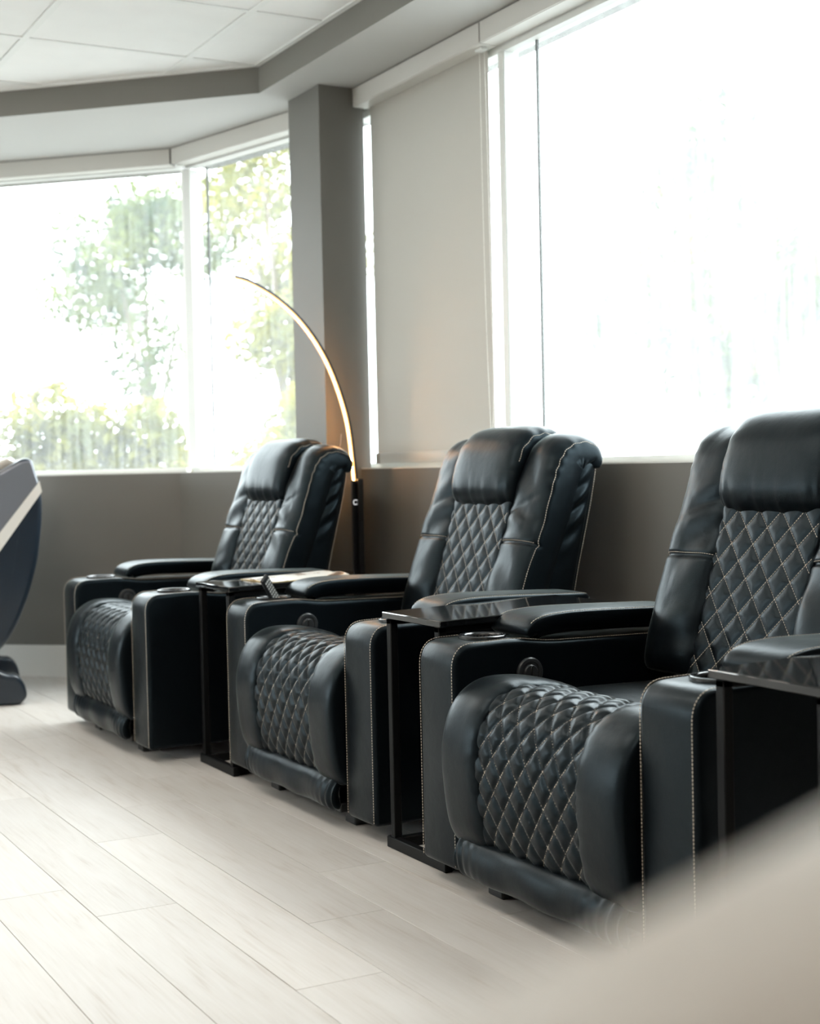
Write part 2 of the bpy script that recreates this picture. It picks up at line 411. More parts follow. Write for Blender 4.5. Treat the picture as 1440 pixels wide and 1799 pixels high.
def extrude_me(name, prof, x0, x1, bev=0.012, seg=3, cut=None):
    """closed (y,z) profile extruded over x with rounded rims"""
    n = len(prof); P = [Vector(p) for p in prof]
    area = sum(P[i].x * P[(i + 1) % n].y - P[(i + 1) % n].x * P[i].y for i in range(n))
    if area < 0: P.reverse()
    IN = []
    for i in range(n):
        a = (P[i] - P[i - 1]).normalized(); b = (P[(i + 1) % n] - P[i]).normalized()
        t = (a + b); t.normalize(); nn = Vector((-t.y, t.x)); k = max(0.4, nn.dot(Vector((-a.y, a.x)))); IN.append(nn / k)
    levels = [(x0, bev + 0.004)] + [(x0 + bev * (1 - math.sin(PI / 2 * k / seg)), bev * (1 - math.cos(PI / 2 * k / seg))) for k in range(seg, -1, -1)][::1]
    levels = [(x0, bev + .004), (x0, bev)]
    for k in range(1, seg + 1): a = PI / 2 * k / seg; levels.append((x0 + bev * (1 - math.cos(a)), bev * (1 - math.sin(a))))
    mir = [(x0 + x1 - x, ins) for (x, ins) in reversed(levels)]
    levels += mir
    bm = bmesh.new(); rings = [[bm.verts.new((x, (P[i] + IN[i] * ins).x, (P[i] + IN[i] * ins).y)) for i in range(n)] for (x, ins) in levels]
    for r in range(len(rings) - 1):
        for i in range(n): bm.faces.new((rings[r][i], rings[r][(i + 1) % n], rings[r + 1][(i + 1) % n], rings[r + 1][i]))
    bm.faces.new(rings[0]); bm.faces.new(rings[-1])
    return bm_mesh(bm, name, 180)
def round_poly(pts, rad, seg=6):
    """(y,z) polygon with each corner rounded; pts: (y,z,r)"""
    out = []; n = len(pts)
    for i in range(n):
        p = Vector(pts[i][:2]); a = Vector(pts[i - 1][:2]) - p; b = Vector(pts[(i + 1) % n][:2]) - p
        r = pts[i][2] if len(pts[i]) > 2 else rad
        r = min(r, a.length * .45, b.length * .45)
        s = p + a.normalized() * r; e = p + b.normalized() * r
        if r < 1e-5: out.append(p); continue
        for k in range(seg + 1):
            t = k / seg; out.append((s * (1 - t) ** 2) + (p * 2 * t * (1 - t)) + (e * t * t))
    return out
def boolean_cut(me, cutter):
    a = bpy.data.objects.new('tmp_a', me); b = bpy.data.objects.new('tmp_b', cutter)
    COL.objects.link(a); COL.objects.link(b)
    md = a.modifiers.new('cut', 'BOOLEAN'); md.operation = 'DIFFERENCE'; md.object = b; md.solver = 'EXACT'
    bpy.context.view_layer.update()
    dg = bpy.context.evaluated_depsgraph_get()
    new = bpy.data.meshes.new_from_object(a.evaluated_get(dg))
    bpy.data.objects.remove(a); bpy.data.objects.remove(b)
    return new
def tag(o, label, cat, group=None):
    o['label'] = label; o['category'] = cat
    if group: o['group'] = group
    return o
def thing(name, label, cat, loc=(0, 0, 0), rz=0.0, group=None):
    o = bpy.data.objects.new(name, None); o.empty_display_size = 0.1; COL.objects.link(o)
    o.location = loc; o.rotation_euler = (0, 0, rz)
    return tag(o, label, cat, group)
def copy_tree(o, parent=None):
    c = o.copy(); COL.objects.link(c); c.parent = parent
    for ch in list(o.children): copy_tree(ch, c)
    return c

# ------------------------------------------------------------------ the room shell
ZC = 2.475            # ceiling tiles
ZS = 2.373            # soffit underside
ZH = 2.303            # underside of the blind cassettes / head of the windows
ZSILL = 0.925
WX = 2.53             # face of the window wall
PB = (2.53, 5.105)    # where the window wall meets the bay
PC = (2.248, 6.229)   # bay corner
dL = Vector((1.631 - 2.248, 6.816 - 6.229)).normalized()
PD = (PC[0] + dL.x * 6.2, PC[1] + dL.y * 6.2)
XL, YB = -5.2, -3.2   # far side wall, back wall
PE = (XL, PD[1])

# floor slab + planks
floor = poly_prism('floor', [(XL, YB), (WX + .1, YB), (WX + .1, PB[1]), (PC[0] + .1, PC[1] + .06), (PD[0], PD[1] + .15), (XL, PD[1] + .1)], -0.12, -0.004, M_GAP, kind='structure')
floor['label'] = 'pale oak plank floor'
PW = 0.1785; PLEN = 1.22; gapw = 0.0011
def bay_limit(x):     # furthest y of the floor at x
    if x > PC[0]: return PC[1] - (x - PC[0]) * (PC[1] - PB[1]) / (PB[0] - PC[0])
    return PC[1] + (PC[0] - x) * (-dL.y / dL.x)
offs = {0: 0.0}
plank_cache = {}
def plank_me(w, l):
    key = (round(w, 4), round(l, 3))
    if key not in plank_cache:
        plank_cache[key] = box_me('plank', 0, w, 0, l, -0.006, 0.0, 0.0008, 1)
    return plank_cache[key]
rest = bmesh.new()
ends = {-1: 2.985, 0: 2.365, 1: 2.70, 2: 3.03, -2: 3.22}       # end joints read from the floor
ncol = 0
for ci in range(-35, 9):
    x0 = 0.8665 + PW * (ci + 1); x1 = x0 + PW
    if x0 > WX: break
    if x1 > WX + .02: x1 = WX + .02
    e0 = ends.get(ci, (ci * 0.437) % PLEN)
    y = e0 - PLEN * math.ceil((e0 - YB) / PLEN)
    ymax = min(max(bay_limit(x0), bay_limit(x1)), PD[1]) + .02
    while y < ymax:
        y0 = max(y, YB); y1 = min(y + PLEN, ymax)
        if y1 - y0 > 0.01:
            if x0 > -0.3 and y1 > 1.0 and y0 < 8.0:
                o = link('plank', plank_me(x1 - x0 - gapw, y1 - y0 - gapw), M_PLANK, floor); o.location = (x0, y0, 0)
            else:
                g = gapw
                vs = [rest.verts.new(p) for p in ((x0, y0, 0), (x1 - g, y0, 0), (x1 - g, y1 - g, 0), (x0, y1 - g, 0), (x0, y0, -.006), (x1 - g, y0, -.006), (x1 - g, y1 - g, -.006), (x0, y1 - g, -.006))]
                for f in ((0, 1, 2, 3), (4, 7, 6, 5), (0, 4, 5, 1), (1, 5, 6, 2), (2, 6, 7, 3), (3, 7, 4, 0)): rest.faces.new([vs[q] for q in f])
        y += PLEN
link('plank', bm_mesh(rest, 'distant_planks'), M_PLANK, floor, 'stuff')

# window walls: low wall, header, sill frame
def window_wall(tagname, wn, A, B, joints, panes_mat, mull=(), zhead=2.276):
    w = wallbox('wall_' + tagname, A, B, 0.20, -0.02, ZSILL, M_WALL, kind='structure')
    wallbox('header', A, B, 0.22, ZH, 2.72, M_WALL, w)
    wallbox('wall_cap', A, B, 0.20, ZSILL, ZSILL + .004, M_FRAME, w, off=0.001)
    W = wallbox('window_%d' % wn, A, B, 0.05, ZSILL + .004, ZSILL + .022, M_FRAME, kind='structure', off=0.072, bev=.002)
    wallbox('window_head_frame', A, B, 0.05, zhead, 2.32, M_FRAME, W, off=0.072, bev=.002)
    ln = (Vector(B) - Vector(A)).length
    es = sorted(list(joints))
    for (a, b) in mull: wallbox('mullion', A, B, 0.06, ZSILL + .02, 2.28, M_FRAME, W, off=0.066, a=a, b=b, bev=.003)
    for i in range(len(es) - 1):
        a, b = es[i], es[i + 1]
        wallbox('pane', A, B, 0.006, ZSILL + .018, 2.285, panes_mat, W, off=0.10, a=a + .001, b=b - .001)
    for j in es[1:-1]:
        if not any(a - .01 <= j <= b + .01 for a, b in mull):
            wallbox('joint_strip', A, B, 0.010, ZSILL + .02, 2.28, M_GRIDLINE, W, off=0.097, a=j - .003, b=j + .003)
    return w, W
# direction of A->B is chosen so that 'outwards' is to its right
YR0 = 2.0            # the glazing of the window wall starts here
def wy(y): return y - YB            # run coordinate on the right wall, A->B towards +y
def wall_r():
    A, B = (WX, YR0), (WX, 5.10)
    # outward must be +x: travel +y has right = +x
    wy = lambda y: y - YR0
    return window_wall('right', 1, A, B, (0.0, wy(3.886), wy(4.05), wy(5.10)), M_GLASSR, ((wy(4.030), wy(4.066)), (0.0, 0.06)))
wall_r()
box('wall_right_solid', WX, WX + .2, YB, YR0, -.02, 2.72, M_WALL, kind='structure')
lenBC = (Vector(PC) - Vector(PB)).length
window_wall('bay', 2, PB, PC, (0.0, lenBC - .126, lenBC + .03), M_GLASS, ((lenBC - .039, lenBC + .023),), zhead=2.294)
lenCD = 6.2
PL = (PC[0] + dL.x * 4.8, PC[1] + dL.y * 4.8)
window_wall('left', 3, PC, PL, (0.0, 2.4, 4.8), M_GLASS, ((2.37, 2.43), (4.74, 4.8)), zhead=2.299)
wallbox('wall_left_solid', PL, PD, 0.20, -0.02, 2.72, M_WALL, kind='structure')
# white baseboard along the bay walls
wallbox('baseboard_left', PC, PD, -0.014, 0.0, 0.14, M_BASEB, kind='structure', off=0.0, bev=.003)
wallbox('baseboard_bay', PB, PC, -0.014, 0.0, 0.14, M_BASEB, kind='structure', off=0.0, bev=.003)
wallbox('baseboard_right', (WX, YB), (WX, 4.985), -0.014, 0.0, 0.14, M_BASEB, kind='structure', bev=.003)
# column between window wall and bay
colm = box('wall_column', 2.385, 2.572, 4.985, 5.262, 0.0, ZS + .02, M_WALL, kind='structure')

# walls out of view that close the room: far wall, side wall with a window added for fill daylight, back wall
wallbox('wall_far', PD, PE, 0.20, -0.02, 2.72, M_DIM, kind='structure')
window_wall('side', 4, PE, (XL, 5.0), (0.0, 2.6, PD[1] - 5.0), M_GLASS, ((2.57, 2.63),))
box('wall_entry', XL - .2, XL, YB, 5.0, 0, 2.72, M_DIM, kind='structure')
box('wall_back', XL - .2, WX + .2, YB - .2, YB, 0, 2.72, M_DIM, kind='structure')

# ceiling: slab, tiles in a 0.61 m grid, T-bars, soffit with dark face
ceil = poly_prism('ceiling', [(XL, YB), (WX + .2, YB), (WX + .2, PB[1]), (PC[0] + .25, PC[1] + .1), (PD[0] + .1, PD[1] + .2), (XL, PD[1] + .1)], ZC + .10, ZC + .24, M_WHITEWALL, kind='structure')
GX, GY, TS = 0.871, 3.371, 0.61   # a grid crossing seen near the picture's top edge (in ceiling units of the eye height)
GX *= 1.545; GY *= 1.545
tile = box_me('ceiling_tile', 0.012, TS - 0.012, 0.012, TS - 0.012, ZC + .004, ZC + .018, 0.003, 1)
tile.materials.append(M_TILE)
SX = 2.235
def inside_soffit(x, y):   # is this point inside the tiled field
    cx_, cy_ = 2.235, 5.197
    d = Vector((x - cx_, y - cy_)); nr = Vector((-dL.y, dL.x)) * -1
    return x < SX + .02 and (d.dot(Vector((dL.y, -dL.x))) > -0.02)
nrm_L = Vector((dL.y, -dL.x))     # points outwards of the bay wall
def out_of(x, y): return (Vector((x, y)) - Vector((2.235, 5.197))).dot(nrm_L)
i0 = math.floor((XL - GX) / TS); i1 = math.ceil((SX - GX) / TS); j0 = math.floor((YB - GY) / TS); j1 = math.ceil((PD[1] - GY) / TS)
nt_ = 0
far_tiles = bmesh.new()
for i in range(i0, i1):
    for j in range(j0, j1):
        x, y = GX + i * TS, GY + j * TS
        cs = [(x, y), (x + TS, y), (x + TS, y + TS), (x, y + TS)]
        if min(out_of(*c) for c in cs) > 0.0 or x > SX or x + TS < XL: continue
        if x > -1.0 and 2.6 < y + TS and y < 8.2:
            o = link('ceiling_tile', tile, None, ceil); o.location = (x, y, 0)
        else:
            vs = [far_tiles.verts.new(p) for p in ((x + .012, y + .012, ZC + .004), (x + TS - .012, y + .012, ZC + .004), (x + TS - .012, y + TS - .012, ZC + .004), (x + .012, y + TS - .012, ZC + .004), (x + .012, y + .012, ZC + .018), (x + TS - .012, y + .012, ZC + .018), (x + TS - .012, y + TS - .012, ZC + .018), (x + .012, y + TS - .012, ZC + .018))]
            for f in ((0, 3, 2, 1), (4, 5, 6, 7), (0, 1, 5, 4), (1, 2, 6, 5), (2, 3, 7, 6), (3, 0, 4, 7)): far_tiles.faces.new([vs[q] for q in f])
link('ceiling_tile', bm_mesh(far_tiles, 'ceiling_tiles_beyond'), M_TILE, ceil, 'stuff')
for i in range(i0, i1 + 1):
    x = GX + i * TS
    if x > SX or x < XL: continue
    o = box('ceiling_grid_bar', x - .012, x + .012, YB, bay_limit(min(x, 2.2)) - .3 if x > -3 else PD[1], ZC, ZC + .03, M_TBAR, ceil)
for j in range(j0, j1 + 1):
    y = GY + j * TS
    if y < YB or y > PD[1]: continue
    xm = SX + .1
    if y > 5.1: xm = min(xm, SX - (y - 5.197) * (-dL.x / dL.y) + .1)
    box('ceiling_grid_bar', XL, xm, y - .012, y + .012, ZC + .0005, ZC + .03, M_TBAR, ceil)
# soffit: plan polygon between the tiled field and the windows
sc = Vector((2.235, 5.197)); sd_ = sc + dL * 6.6
sof = poly_prism('trim_1', [(SX, YB), (WX + .15, YB), (WX + .15, PB[1]), (PC[0] + .15, PC[1] + .08), (PD[0] + .12, PD[1] + .12), (sd_.x, sd_.y), (sc.x, sc.y)], ZS, ZC + .12, M_SOFFIT, kind='structure')
sof.data.materials.append(M_SOFUND)
for p in sof.data.polygons:
    if p.normal.z < -0.9: p.material_index = 1
# angle trim where the tiles meet the soffit
wallbox('edge_trim', (SX, YB), (SX, sc.y), -0.02, ZC - .002, ZC + .02, M_TBAR, sof, off=0.0)
wallbox('edge_trim', (sc.x, sc.y), (sd_.x, sd_.y), -0.02, ZC - .002, ZC + .02, M_TBAR, sof, off=0.0)

# out-of-view panels added in the tile grid for overhead fill light
M_PANEL = mat('fill_diffuser', (0.9, 0.85, 0.75), 0.5, emit=((1.0, 0.91, 0.82), 5.6))
def added_fill_panel(i, j, label):
    x, y = GX + i * TS, GY + j * TS
    c = thing('added_fill_panel', label, 'ceiling light', (x + TS / 2, y + TS, ZC), group='added ceiling fill panels')
    h = TS / 2 - .014; v = TS - .014
    for (a, b_, c_, d_) in ((-h, h, -v, -v + .025), (-h, h, v - .025, v), (-h, -h + .025, -v + .025, v - .025), (h - .025, h, -v + .025, v - .025)):
        box('light_frame', a, b_, c_, d_, -.008, .003, M_TBAR, c, bev=.002, seg=1)
    box('diffuser', -h + .025, h - .025, -v + .025, v - .025, -.004, .002, M_PANEL, c)
for (i, j, lab) in ((-2, -4, 'added unseen fill panel over the aisle in front of the recliners'), (-2, -8, 'added unseen fill panel over the near massage chair'),
                    (-6, -4, 'added unseen fill panel in the middle of the room'), (-2, 0, 'added unseen fill panel beside the far massage chair'), (-6, 0, 'added unseen fill panel by the far side wall'), (-6, -8, 'added unseen fill panel near the back wall')):
    added_fill_panel(i, j, lab)

# ------------------------------------------------------------------ roller blinds (cassette fascia, fabric, bottom bar, bead chain)
def bead_chain(name, parent, pts, r=0.0024, pitch=0.0075):
    V = []; F = []
    P, ln = catmull(pts, max(8, int(0)) or 8) if len(pts) > 2 else ([Vector(p) for p in pts], (Vector(pts[1]) - Vector(pts[0])).length)
    P, ln = catmull(pts, 200)
    n = int(ln / pitch)
    for k in range(n):
        c = P[min(199, int(k / n * 199))]; b = len(V)
        V += [c + Vector((0, 0, r)), c + Vector((r, 0, 0)), c + Vector((0, r, 0)), c + Vector((-r, 0, 0)), c + Vector((0, -r, 0)), c + Vector((0, 0, -r))]
        F += [(b, b + 1, b + 2), (b, b + 2, b + 3), (b, b + 3, b + 4), (b, b + 4, b + 1), (b + 5, b + 2, b + 1), (b + 5, b + 3, b + 2), (b + 5, b + 4, b + 3), (b + 5, b + 1, b + 4)]
        c2 = P[min(199, int((k + 1) / n * 199))]; t = .0006; b = len(V)
        V += [c + Vector((t, 0, 0)), c + Vector((-t, t, 0)), c + Vector((-t, -t, 0)), c2 + Vector((t, 0, 0)), c2 + Vector((-t, t, 0)), c2 + Vector((-t, -t, 0))]
        F += [(b, b + 1, b + 4, b + 3), (b + 1, b + 2, b + 5, b + 4), (b + 2, b, b + 3, b + 5)]
    me = bpy.data.meshes.new(name); me.from_pydata([tuple(v) for v in V], [], F)
    return link(name, me, M_CHAIN, parent, 'stuff')
def cassette(root, A, B, a, b):
    wallbox('cassette_fascia', A, B, 0.004, ZH - .001, ZS - .005, M_FASCIA, root, off=-0.003, a=a, b=b, bev=.001)
    wallbox('cassette_base', A, B, 0.066, ZH - .003, ZH - .0005, M_FASCIA, root, off=0.001, a=a, b=b)
RWA, RWB = (WX, YB), (WX, 5.10)
# lowered blind
bl = thing('roller_blind', 'greige roller blind pulled all the way down beside the dark column', 'blind', (WX, 4.5, ZS), group='roller blinds in the bay')
bl.location = (0, 0, 0)
cassette(bl, RWA, RWB, wy(4.068), wy(4.984))
fb = box('blind_fabric', 2.588, 2.5895, 4.112, 4.958, 0.985, 2.33, M_BLIND, bl)
rb = box('bottom_bar', 2.581, 2.597, 4.110, 4.960, 0.945, 0.985, M_BAR, bl, bev=.003)
box('bar_end_cap', 2.580, 2.598, 4.930, 4.962, 0.944, 0.984, mat('end_cap_grey', (0.34, 0.345, 0.32), .5), rb, bev=.002)
br = box('chain_bracket', 2.548, 2.575, 4.088, 4.128, ZH - .014, ZH - .003, M_FRAME, bl, bev=.003)
ch = bead_chain('bead_chain', bl, [(2.56, 4.118, ZH - .012), (2.562, 4.12, 1.9), (2.564, 4.118, 1.5), (2.566, 4.112, 1.2), (2.568, 4.105, 1.02)])
bead_chain('bead_chain', bl, [(2.57, 4.104, ZH - .012), (2.571, 4.098, 1.9), (2.572, 4.094, 1.5), (2.573, 4.092, 1.2), (2.570, 4.100, 1.02)])
box('chain_tensioner', 2.562, 2.578, 4.086, 4.112, 0.985, 1.03, M_CHAIN, bl, bev=.004)
# raised blinds: only their cassettes show
b2 = thing('roller_blind', 'raised roller blind cassette above the wide white right window', 'blind', group='roller blinds in the bay')
cassette(b2, RWA, RWB, wy(YR0), wy(4.062))
b3 = thing('roller_blind', 'short raised blind cassette between bay corner and column', 'blind', group='roller blinds in the bay')
cassette(b3, PB, PC, 0.0, lenBC - .003)
b4 = thing('roller_blind', 'long raised blind cassette above the window behind the massage chair', 'blind', group='roller blinds in the bay')
cassette(b4, PC, PD, 0.010, 4.8)
cb = Vector((PC[0], PC[1])) + dL * .02
box('chain_bracket', PC[0] + .015, PC[0] + .045, PC[1] - .035, PC[1] + .01, ZH - .014, ZH - .003, M_FRAME, b4, bev=.003)
bead_chain('bead_chain', b4, [(PC[0] + .035, PC[1] - .03, ZH - .012), (PC[0] + .036, PC[1] - .03, 1.7), (PC[0] + .035, PC[1] - .03, 1.02)])

# ------------------------------------------------------------------ recliner
def make_recliner():
    root = thing('recliner', 'x', 'recliner', group='black leather recliners along the window wall')
    # ---- base and feet
    bs = extrude_me('base_frame', round_poly([(.05, .035), (.70, .035), (.70, .30), (.05, .30)], .01), -.318, .318, .006)
    link('base_frame', bs, M_BLACKPL, root)
    ft = box_me('foot', -.03, .03, -.03, .03, 0, .045, .004, 1); ft.materials.append(M_BLACKPL)
    for fx in (-.245, .245):
        for fy in (.075, .66):
            o = link('foot', ft, None, root); o.location = (fx, fy, 0)
    rail = box_me('mechanism_rail', -.26, .26, .012, .05, .035, .06, .003, 1)
    link('mechanism_rail', rail, M_BLACKPL, root)
    # ---- arms
    def arm_prof(): return round_poly([(0.0, .042, .015), (.0, .538, .055), (.17, .542, .05), (.25, .53, .05), (.72, .522, .06), (.745, .042, .02)], .02, 8)
    AP = arm_prof()
    for s in (-1, 1):
        x0, x1 = (.325, .479) if s > 0 else (-.479, -.325)
        me = extrude_me('arm', AP, x0, x1, .012, 4)
        cut = lathe_me('cutter', [(.0435, -.055), (.0435, .05)], 32)
        for v in cut.vertices: v.co += Vector((s * .402, .122, .53))
        me = boolean_cut(me, cut)
        me.materials.clear(); me.materials.append(M_LEATHER)
        me.polygons.foreach_set('use_smooth', [True] * len(me.polygons)); me.set_sharp_from_angle(angle=math.radians(50))
        a = link('arm', me, None, root)
        cup = lathe_me('cup_holder', [(.0428, -.053), (.0428, .0065), (.046, .0085), (.0525, .0095), (.0545, .007), (.0545, .003), (.0405, .002), (.0405, -.05), (.0, -.05)][::1], 40)
        # open cup: rim, wall and floor as one revolved skin
        bm = bmesh.new(); rr = []
        for r, h in [(.0545, .004), (.0545, .0095), (.052, .0115), (.0465, .0105), (.0435, .006), (.0425, -.048), (.001, -.048)]:
            rr.append([bm.verts.new((s * .402 + r * math.cos(2 * PI * k / 40), .122 + r * math.sin(2 * PI * k / 40), .537 + h)) for k in range(40)])
        for i in range(len(rr) - 1):
            for k in range(40): bm.faces.new((rr[i][k], rr[i][(k + 1) % 40], rr[i + 1][(k + 1) % 40], rr[i + 1][k]))
        cme = bm_mesh(bm, 'cup_holder', 50); cme.materials.append(M_CUPRIM); cme.materials.append(M_CUPIN)
        for p in cme.polygons:
            if sum(cme.vertices[v].co.z for v in p.vertices) / len(p.vertices) < .538: p.material_index = 1
        link('cup_holder', cme, None, a)
        # stitched seams around the front face, carried over the top edge
        lines = []
        op = [p for p in AP]; idx = [i for i, p in enumerate(op)]
        front = [p for p in op if p.x < .70 and not (p.y < .045 and p.x > .02)]
        front = [p for p in front if p.y > .05]
        for xx in (x0, x1):
            sg = 1 if xx == x1 else -1
            lines.append([Vector((xx - sg * .006, p.x - .0016 * (1 if p.x < .05 else 0), p.y + .0016 * (1 if p.x >= .02 else .3))) for p in front])
        link('stitching', dashes_me('stitching', lines), M_THREAD, a, 'stuff')
        if s < 0:   # power switch on the inner face
            def ring_me(nm, prof): 
                me_ = lathe_me(nm, prof, 36, axis='x')
                for v in me_.vertices: v.co += Vector((x1, .197, .464))
                return me_
            sw = link('power_switch', ring_me('power_switch', [(.034, -.002), (.034, .004), (.031, .0065), (.025, .0065), (.0235, .004), (.0, .004)][:5]), M_SWITCH, a)
            link('switch_button', ring_me('switch_button', [(.018, .003), (.018, .008), (.016, .0105), (.003, .0105)]), M_SWITCH, a)
            sl = box_me('switch_slot', x1 + .0095, x1 + .0125, .197 - .003, .197 + .003, .464 - .015, .464 + .015, .001, 1)
            link('switch_slot', sl, M_CUPIN, a)
        # armrest pad
        pad, pp, ln = cushion_me('armrest_pad', [(.205, .54), (.203, .555), (.232, .574), (.30, .582), (.42, .581), (.60, .575), (.66, .573)], min(x0, x1) - .002, max(x0, x1) + .002, .0135, back=.038, nx=24, ns=44, e=5, end=(.03, .03))
        pd_ = link('armrest_pad', pad, M_LEATHER, root)
        lines = []
        for xi in (-.93, .93): lines.append([pp(.06 + .92 * k / 60, xi, .0004) for k in range(61)])
        link('stitching', dashes_me('stitching', lines), M_THREAD, pd_, 'stuff')
    # ---- seat
    seat, sp, ln = cushion_me('seat_cushion', [(.20, .395), (.30, .402), (.45, .40), (.60, .396)], -.318, .318, .028, back=.08, nx=30, ns=20, e=5, end=(.05, .04))
    link('seat_cushion', seat, M_LEATHER, root)
    foot = [(.012, .118), (-.012, .166), (-.024, .25), (-.026, .324), (-.013, .382), (.008, .418), (.040, .442), (.078, .452), (.14, .449), (.20, .435), (.262, .41)]
    W, Hh = .0605, .074
    def quilt(W, Hh, A, ph=0.0):
        def f(s, x, xi):
            p = x / W + s / Hh + ph; q = x / W - s / Hh - ph
            dp = abs(p - round(p)); dq = abs(q - round(q)); d = min(dp, dq)
            return A * (1 - (1 - min(1, 2 * d * 1.25)) ** 2.2) - A * .15
        return f
    def quilt_lines(pos, ln, W, Hh, hw, ph=0.0, edge=.97):
        out = []
        n0 = int(-hw / W - ln / Hh) - 3; n1 = int(hw / W + ln / Hh) + 3
        for k in range(n0, n1 + 1):
            for sgn in (1, -1):
                run = []
                for i in range(161):
                    s = ln * i / 160
                    x = (k - sgn * (s / Hh + ph)) * W
                    if abs(x) < hw * edge and .01 < s < ln - .012: run.append(pos(s / ln, x / hw, .0006))
                    else:
                        if len(run) > 3: out.append(run)
                        run = []
                if len(run) > 3: out.append(run)
        return out
    qm, qp, ql = cushion_me('quilted_footrest', foot, -.188, .188, .006, back=.03, nx=84, ns=132, e=7, end=(.02, .02), ridge=quilt(W, Hh, .0076))
    qo = link('quilted_footrest', qm, M_LEATHER, root)
    link('stitching', dashes_me('stitching', quilt_lines(qp, ql, W, Hh, .188)), M_THREAD, qo, 'stuff')
    for s in (-1, 1):
        xa, xb = (.176, .3195) if s > 0 else (-.3195, -.176)
        def wr(q, xi, ln, s=s):
            inn = -xi * s
            return -.0035 * math.exp(-((1 - inn) / .22)) * (0.5 + .5 * math.sin(q * 190 + 2 * math.sin(q * 37))) * (1 if inn > 0 else 0)
        bmn, bp, bl_ = cushion_me('side_bolster', foot, xa, xb, .021, back=.05, nx=30, ns=90, e=3.2, end=(.03, .05), wr=wr)
        link('side_bolster', bmn, M_LEATHER, root)
    def flap_wr(q, xi, ln):
        return .0045 * (math.exp(-(1 - abs(xi)) / .13)) * math.sin(abs(xi) * 62 + 1.5 * math.sin(q * 40)) + .002 * math.sin(xi * 9 + q * 30)
    fm, fp, fl = cushion_me('footrest_flap', [(.004, .052), (-.016, .066), (-.021, .092), (-.014, .118), (.004, .134)], -.292, .292, .012, back=.03, nx=110, ns=26, e=9, end=(.03, .03), wr=flap_wr)
    link('footrest_flap', fm, M_LEATHER, root)
    # ---- back
    bk = extrude_me('back_shell', round_poly([(.60, .30, .01), (.628, .577, .01), (.70, .80, .01), (.742, .93, .01), (.765, .968, .02), (.80, .962, .02), (.813, .93, .02), (.788, .807, .02), (.73, .571, .02), (.69, .30, .02)], .01, 3), -.315, .315, .018, 4)
    bko = link('back_shell', bk, M_LEATHER, root)
    lines = []
    for s in (-1, 1):
        P3, _ = catmull([(s * .3165, .70, .36), (s * .3165, .722, .571), (s * .3165, .780, .807), (s * .3165, .803, .925), (s * .314, .80, .950)], 80); lines.append(P3)
    link('stitching', dashes_me('stitching', lines), M_THREAD, bko, 'stuff')
    # side gussets with slanting pulled folds
    for s in (-1, 1):
        bm = bmesh.new(); rings = []
        NZ, NY = 90, 26
        for i in range(NZ + 1):
            z = .50 + (.945 - .50) * i / NZ
            yf = .595 + (z - .5) * (.749 - .598) / .43; yb = .70 + (z - .5) * (.803 - .70) / .43
            rg = []
            for k in range(NY + 1):
                t = k / NY; y = yf + (yb - yf) * t
                pf = math.sin(PI * t) ** .6 * .010 * min(1, (.955 - z) / .03)
                fold = .0062 * math.sin((z * 95 - t * 5.0) + .6 * math.sin(z * 21)) * math.exp(-((.80 - z) / .09) ** 2) * math.sin(PI * min(1, t * 1.1)) if z > .6 else 0
                rg.append(bm.verts.new((s * (.313 + pf + fold), y, z)))
            rg.append(bm.verts.new((s * .28, yb, z))); rg.append(bm.verts.new((s * .28, yf, z)))
            rings.append(rg)
        m = len(rings[0])
        for i in range(NZ):
            for k in range(m): bm.faces.new((rings[i][k], rings[i][(k + 1) % m], rings[i + 1][(k + 1) % m], rings[i + 1][k]))
        bm.faces.new(rings[0]); bm.faces.new(rings[-1])
        link('side_gusset', bm_mesh(bm, 'side_gusset', 180), M_LEATHER, bko)
    # lumbar panel
    Wl, Hl = .0685, .078
    lum = [(.505, .425), (.53, .50), (.552, .572), (.585, .68), (.622, .80), (.636, .85)]
    lm, lp, ll = cushion_me('quilted_lumbar', lum[::-1], -.158, .158, .008, back=.05, nx=72, ns=110, e=6, end=(.02, .02), ridge=None)
    # travel upward so that the normal faces the sitter
    lm, lp, ll = cushion_me('quilted_lumbar', lum, -.158, .158, .008, back=.05, nx=72, ns=110, e=6, end=(.02, .02), ridge=quilt(Wl, Hl, .0048, .25))
    lo = link('quilted_lumbar', lm, M_LEATHER, root)
    link('stitching', dashes_me('stitching', quilt_lines(lp, ll, Wl, Hl, .158, .25)), M_THREAD, lo, 'stuff')
    # wings
    wing = [(.535, .44), (.545, .50), (.566, .581), (.612, .70), (.655, .812), (.684, .90), (.710, .952), (.745, .972), (.782, .967), (.806, .946), (.812, .915)]
    for s in (-1, 1):
        xa, xb = (.143, .327) if s > 0 else (-.327, -.143)
        def wr(q, xi, ln, s=s):
            inn = -xi * s
            f = q / ln
            g = 0.0
            if f > .42: g += -.0055 * math.exp(-(1 - inn) / .20) * (.5 + .5 * math.sin(q * 150 + 2 * math.sin(q * 31 + s))) * min(1, (f - .42) / .1)
            if f > .60: g += -.0045 * math.exp(-(1 + inn) / .16) * (.5 + .5 * math.sin(q * 170 + 3 * math.sin(q * 23))) * min(1, (f - .6) / .1)
            g += -.0075 * math.exp(-((q - .273) / .005) ** 2)          # cross seam
            g += -.004 * math.exp(-((q - .39 - .04 * xi) / .010) ** 2) * (.5 + .5 * inn)
            g += .0025 * math.sin(q * 22 + xi * 3 * s + 1.3 * s) + (.0028 if xi * s < .3 else .0012) * math.sin(q * 61 + 2.2 * xi * s + 1.5 * math.sin(q * 17 + s)) * (.4 + .6 * abs(math.sin(q * 9 + s)))
            g *= min(1, (ln - q) / .10)
            return g
